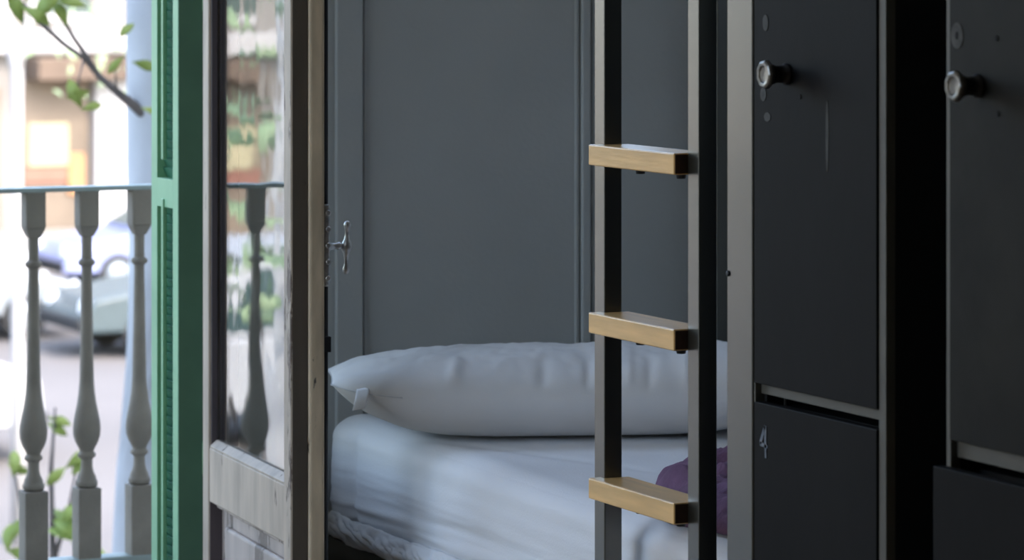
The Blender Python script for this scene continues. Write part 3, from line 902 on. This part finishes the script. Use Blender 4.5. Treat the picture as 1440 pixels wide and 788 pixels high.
# cars: side outline extruded, tapered cabin, windows, wheels, lights
def car(name, label, cat, loc, face, paint, van=False, group=None):
    """nose points along face (+1 = +X, -1 = -X); loc is the nose end on the ground"""
    t_ = thing(name, label, cat, loc, group)
    X0, Y0, Z0 = loc

    def P(l, w_, h_):
        return (X0 - face * l, Y0 + w_, Z0 + h_)
    W = 0.88 if not van else 0.98
    if van:
        low = [(0.0, .35), (0.05, .85), (0.75, 1.12), (5.0, 1.15), (5.05, .35)]
        cab = [(0.75, 1.12), (1.45, 1.95), (1.8, 2.05), (4.9, 2.05), (5.0, 1.15)]
        wheels = (0.95, 4.05); rw = .34
        wins = [[(1.15, 1.2), (1.55, 1.82), (2.05, 1.86), (2.05, 1.2)], [(2.25, 1.2), (2.25, 1.86), (3.4, 1.86), (3.4, 1.2)], [(3.6, 1.2), (3.6, 1.86), (4.75, 1.86), (4.8, 1.2)]]
    else:
        low = [(0.0, .32), (0.02, .55), (0.18, .74), (1.25, .92), (3.75, .96), (4.15, .9), (4.22, .45), (4.2, .3)]
        cab = [(1.15, .92), (1.95, 1.38), (2.3, 1.45), (3.2, 1.44), (3.95, .96)]
        wheels = (0.85, 3.4); rw = .31
        wins = [[(1.5, .98), (2.05, 1.34), (2.6, 1.38), (2.6, .98)], [(2.7, .98), (2.7, 1.38), (3.2, 1.36), (3.6, .98)]]

    def ext(poly, w0, w1, zs):
        g_ = MB()
        n_ = len(poly)
        zt = max(p[1] for p in poly); zb = min(p[1] for p in poly)
        vs_ = []
        for sgn in (-1, 1):
            for l, h_ in poly:
                f_ = (h_ - zb) / (zt - zb)
                vs_.append(P(l, sgn * (w0 + (w1 - w0) * f_), h_))
        fs_ = [tuple(range(n_)), tuple(range(n_, 2 * n_))] + [(i, (i + 1) % n_, n_ + (i + 1) % n_, n_ + i) for i in range(n_)]
        return g_.add(vs_, fs_)
    ext(low, W, W, 0).build('body', paint, t_, 0.05)
    ext(cab, W - .02, W - (.10 if van else .2), 0).build('cabin', paint, t_, 0.04)
    zt = max(p[1] for p in cab); zb = min(p[1] for p in cab)
    for wpoly in wins:
        for sgn in (-1, 1):
            g_ = MB()
            n_ = len(wpoly)
            vs_ = []
            for off in (0.004, -0.02):
                for l, h_ in wpoly:
                    f_ = (h_ - zb) / (zt - zb)
                    ww = (W - .02) + ((W - (.10 if van else .2)) - (W - .02)) * f_ + off
                    vs_.append(P(l, sgn * ww, h_))
            g_.add(vs_, [tuple(range(n_)), tuple(range(n_, 2 * n_))] + [(i, (i + 1) % n_, n_ + (i + 1) % n_, n_ + i) for i in range(n_)])
            g_.build('side_window', M['car_glass'], t_)
    # windscreen
    (l0, h0), (l1, h1) = cab[0], cab[1]
    g_ = MB()
    vs_ = []
    for off in (0.012, -0.02):
        for l, h_, w_ in ((l0 + .08, h0 + .05, W - .12), (l1 - .05, h1 - .03, W - .22)):
            vs_ += [P(l - off, -w_, h_ + off), P(l - off, w_, h_ + off)]
    g_.add(vs_, [(0, 1, 3, 2), (4, 6, 7, 5), (0, 4, 5, 1), (2, 3, 7, 6), (0, 2, 6, 4), (1, 5, 7, 3)])
    g_.build('windscreen', M['car_glass'], t_)
    for l in wheels:
        for sgn in (-1, 1):
            g_ = MB()
            g_.lathe([(rw * .9, -.10), (rw, -.07), (rw, .07), (rw * .9, .10)], 20, axis_mtx(P(l, sgn * (W - .09), rw), (0, sgn, 0)))
            wh = g_.build('wheel', M['tyre'], t_)
            g_ = MB()
            g_.lathe([(rw * .6, .09), (rw * .62, .108), (rw * .2, .115)], 14, axis_mtx(P(l, sgn * (W - .09), rw), (0, sgn, 0)))
            g_.build('hubcap', M['car_silver'], wh)
    for sgn in (-1, 1):
        g_ = MB()
        g_.lathe([(0.10, -.05), (0.11, .03), (0.06, .06)], 14, axis_mtx(P(0.10, sgn * (W - .2), .64 if not van else .80), (face, 0, .2)))
        g_.build('headlight', M['lamp_glass'], t_)
    MB().box(tuple(min(a, b) for a, b in zip(P(-.04, -W + .04, .34), P(.10, W - .04, .50))), tuple(max(a, b) for a, b in zip(P(-.04, -W + .04, .34), P(.10, W - .04, .50)))).build('bumper', M['tyre'], t_, 0.03)
    return t_


car('van', 'white van parked nearest, at the left edge behind the balusters', 'van', (10.45, 34.6, G), 1, M['car_white'], True)
car('car', 'dark grey blue car whose nose shows beside the tree trunk', 'car', (13.55, 43.0, G), -1, M['car_dark'], False)
car('car', 'silver car facing right behind the white van', 'car', (14.45, 45.6, G), 1, M['car_silver'], False)
car('car', 'lilac blue car parked farthest back along the pavement', 'car', (15.9, 51.2, G), -1, M['car_blue'], False)
car('car', 'white car parked at the far kerb behind the silver car', 'car', (15.3, 50.8, G), 1, M['car_white'], False)

st = thing('street_tree', 'leafy street tree standing at the far side, mirrored in the door glass', 'tree', (-0.6, 22.5, G))
MB().tube([(-0.6, 22.5, G), (-0.58, 22.5, -1.6), (-0.66, 22.5, 0.2), (-0.6, 22.5, 2.2)], [.20, .15, .12, .09], 14).build('trunk', M['bark_pale'], st)
g = MB()
for k in range(260):
    a = rnd.uniform(0, 2 * PI); r = 1.7 * math.sqrt(rnd.random())
    leaf_poly(g, (-0.6 + r * math.cos(a), 22.5 + r * math.sin(a), rnd.uniform(-0.7, 3.2)), rnd.uniform(.09, .16), Vector((rnd.uniform(-1, 1), rnd.uniform(-1, .2), rnd.uniform(0, 1))), rnd.uniform(0, 6))
o = g.build('foliage', M['leaf2'], st)
o['kind'] = 'stuff'
car('car', 'white car parked out by the leafy street tree', 'car', (-1.0, 27.5, G), 1, M['car_white'], False)
car('van', 'white van parked beyond the leafy street tree', 'van', (-1.2, 36.0, G), 1, M['car_white'], True)

# shop building across the street
YF = 61.5
b = thing('shop_building', 'sunlit cream building with shops across the street', 'building', (12, YF, G))
MB().box((-30, YF, G), (46, YF + 6, 5.2)).build('wall', M['bld_wall'], b)
g = MB().box((-30, YF - .35, -0.10), (46, YF, 0.32)).box((-30, YF - .25, 3.2), (46, YF, 3.5))
g.build('cornice', M['bld_white'], b, 0.05)
for k in range(-10, 6):
    x0 = 18.55 + k * 4.4
    g = MB().box((x0 + .15, YF - .9, -0.56), (x0 + 2.1, YF - .02, -0.16))
    g.build('awning', M['awning'], b, 0.03)
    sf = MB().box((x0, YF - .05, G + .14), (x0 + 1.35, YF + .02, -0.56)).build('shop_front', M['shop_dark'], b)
    MB().box((x0 + .20, YF - .12, -2.12), (x0 + .95, YF - .03, -1.35)).build('sign_panel', M['panel_yellow'], sf, 0.02)
    MB().box((x0 + .10, YF - .10, -2.42), (x0 + .95, YF - .03, -2.14)).build('counter_panel', M['red_brown'], sf, 0.02)
    MB().box((x0 + .95, YF - .12, -2.65), (x0 + 1.25, YF - .03, -1.9)).build('door_panel', M['panel_orange'], sf, 0.02)
    MB().box((x0 + 1.42, YF - .25, G + .14), (x0 + 2.05, YF, -0.56)).build('pilaster', M['bld_white'], b, 0.03)
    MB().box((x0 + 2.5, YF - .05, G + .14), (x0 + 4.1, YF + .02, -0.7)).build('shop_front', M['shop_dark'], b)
    for z0, z1 in ((0.6, 2.4),):
        for xo in (0.3, 2.5):
            wn = MB().box((x0 + xo, YF - .04, z0), (x0 + xo + 1.1, YF + .05, z1)).build('window', M['car_glass'], b)
            MB().box((x0 + xo - .1, YF - .09, z0 - .12), (x0 + xo + 1.2, YF, z0)).build('sill', M['bld_white'], wn)

# ------------------------------------------------------------------ light
wd = bpy.data.worlds.new('sky')
scene.world = wd
wd.use_nodes = True
nt = wd.node_tree
bg = nt.nodes['Background']
sky = nt.nodes.new('ShaderNodeTexSky')
sky.sky_type = 'NISHITA'
sky.sun_disc = False
sky.sun_elevation = math.radians(42)
sky.sun_rotation = math.radians(164)
sky.air_density = 1.0
sky.dust_density = 2.5
hz = nt.nodes.new('ShaderNodeMixRGB')          # thin haze takes some blue out of the sky
hz.inputs['Fac'].default_value = 0.3
hz.inputs['Color2'].default_value = (0.95, 0.93, 0.9, 1)
nt.links.new(sky.outputs['Color'], hz.inputs['Color1'])
nt.links.new(hz.outputs['Color'], bg.inputs['Color'])
bg.inputs['Strength'].default_value = 0.30
sun = bpy.data.lights.new('sun', 'SUN')
sun.energy = 0.5
sun.angle = 0.02
sun.color = (1.0, 0.93, 0.82)
so_ = bpy.data.objects.new('sun', sun)
COL.objects.link(so_)
so_.rotation_euler = Vector((-0.25, 0.85, -0.75)).to_track_quat('-Z', 'Y').to_euler()
# daylight portal in the balcony opening (guides sampling only, emits nothing itself)
pl = bpy.data.lights.new('daylight_portal', 'AREA')
pl.shape = 'RECTANGLE'
pl.size = OX1 - OX0
pl.size_y = OZ
pl.cycles.is_portal = True
po = bpy.data.objects.new('daylight_portal', pl)
COL.objects.link(po)
po.location = ((OX0 + OX1) / 2, 7.5, OZ / 2)
po.rotation_euler = Vector((0, -1, 0)).to_track_quat('-Z', 'Z').to_euler()

pl3 = bpy.data.lights.new('transom_portal', 'AREA')
pl3.shape = 'RECTANGLE'
pl3.size = TX1 - TX0
pl3.size_y = TZ1 - TZ0
pl3.cycles.is_portal = True
po3 = bpy.data.objects.new('transom_portal', pl3)
COL.objects.link(po3)
po3.location = ((TX0 + TX1) / 2, 7.5, (TZ0 + TZ1) / 2)
po3.rotation_euler = Vector((0, -1, 0)).to_track_quat('-Z', 'Z').to_euler()
for wy0, wy1 in ADDED_WINS:
    pl2 = bpy.data.lights.new('window_portal', 'AREA')
    pl2.shape = 'RECTANGLE'
    pl2.size = wy1 - wy0
    pl2.size_y = WZ1 - WZ0
    pl2.cycles.is_portal = True
    po2 = bpy.data.objects.new('window_portal', pl2)
    COL.objects.link(po2)
    po2.location = (XW - .1, (wy0 + wy1) / 2, (WZ0 + WZ1) / 2)
    po2.rotation_euler = Vector((1, 0, 0)).to_track_quat('-Z', 'Z').to_euler()

# ------------------------------------------------------------------ camera
cam = bpy.data.cameras.new('camera')
co = bpy.data.objects.new('camera', cam)
COL.objects.link(co)
co.location = (0, 0, 1.5)
co.rotation_euler = (PI / 2, 0, -math.radians(24.7308))
cam.sensor_width = 36
cam.sensor_fit = 'HORIZONTAL'
cam.lens = 125.0
cam.shift_y = -444 / 1440
cam.clip_end = 300
cam.dof.use_dof = True
cam.dof.focus_distance = 6.4
cam.dof.aperture_fstop = 6.3
scene.camera = co

vs = scene.view_settings
vs.view_transform = 'Standard'
vs.look = 'None'
vs.gamma = 1
vs.exposure = 2.35
vs.use_curve_mapping = False
scene.cycles.use_denoising = True
scene.cycles.max_bounces = 10
scene.cycles.diffuse_bounces = 6
scene.cycles.transparent_max_bounces = 16
scene.cycles.sample_clamp_indirect = 6.0
scene.cycles.caustics_reflective = False
scene.cycles.caustics_refractive = False
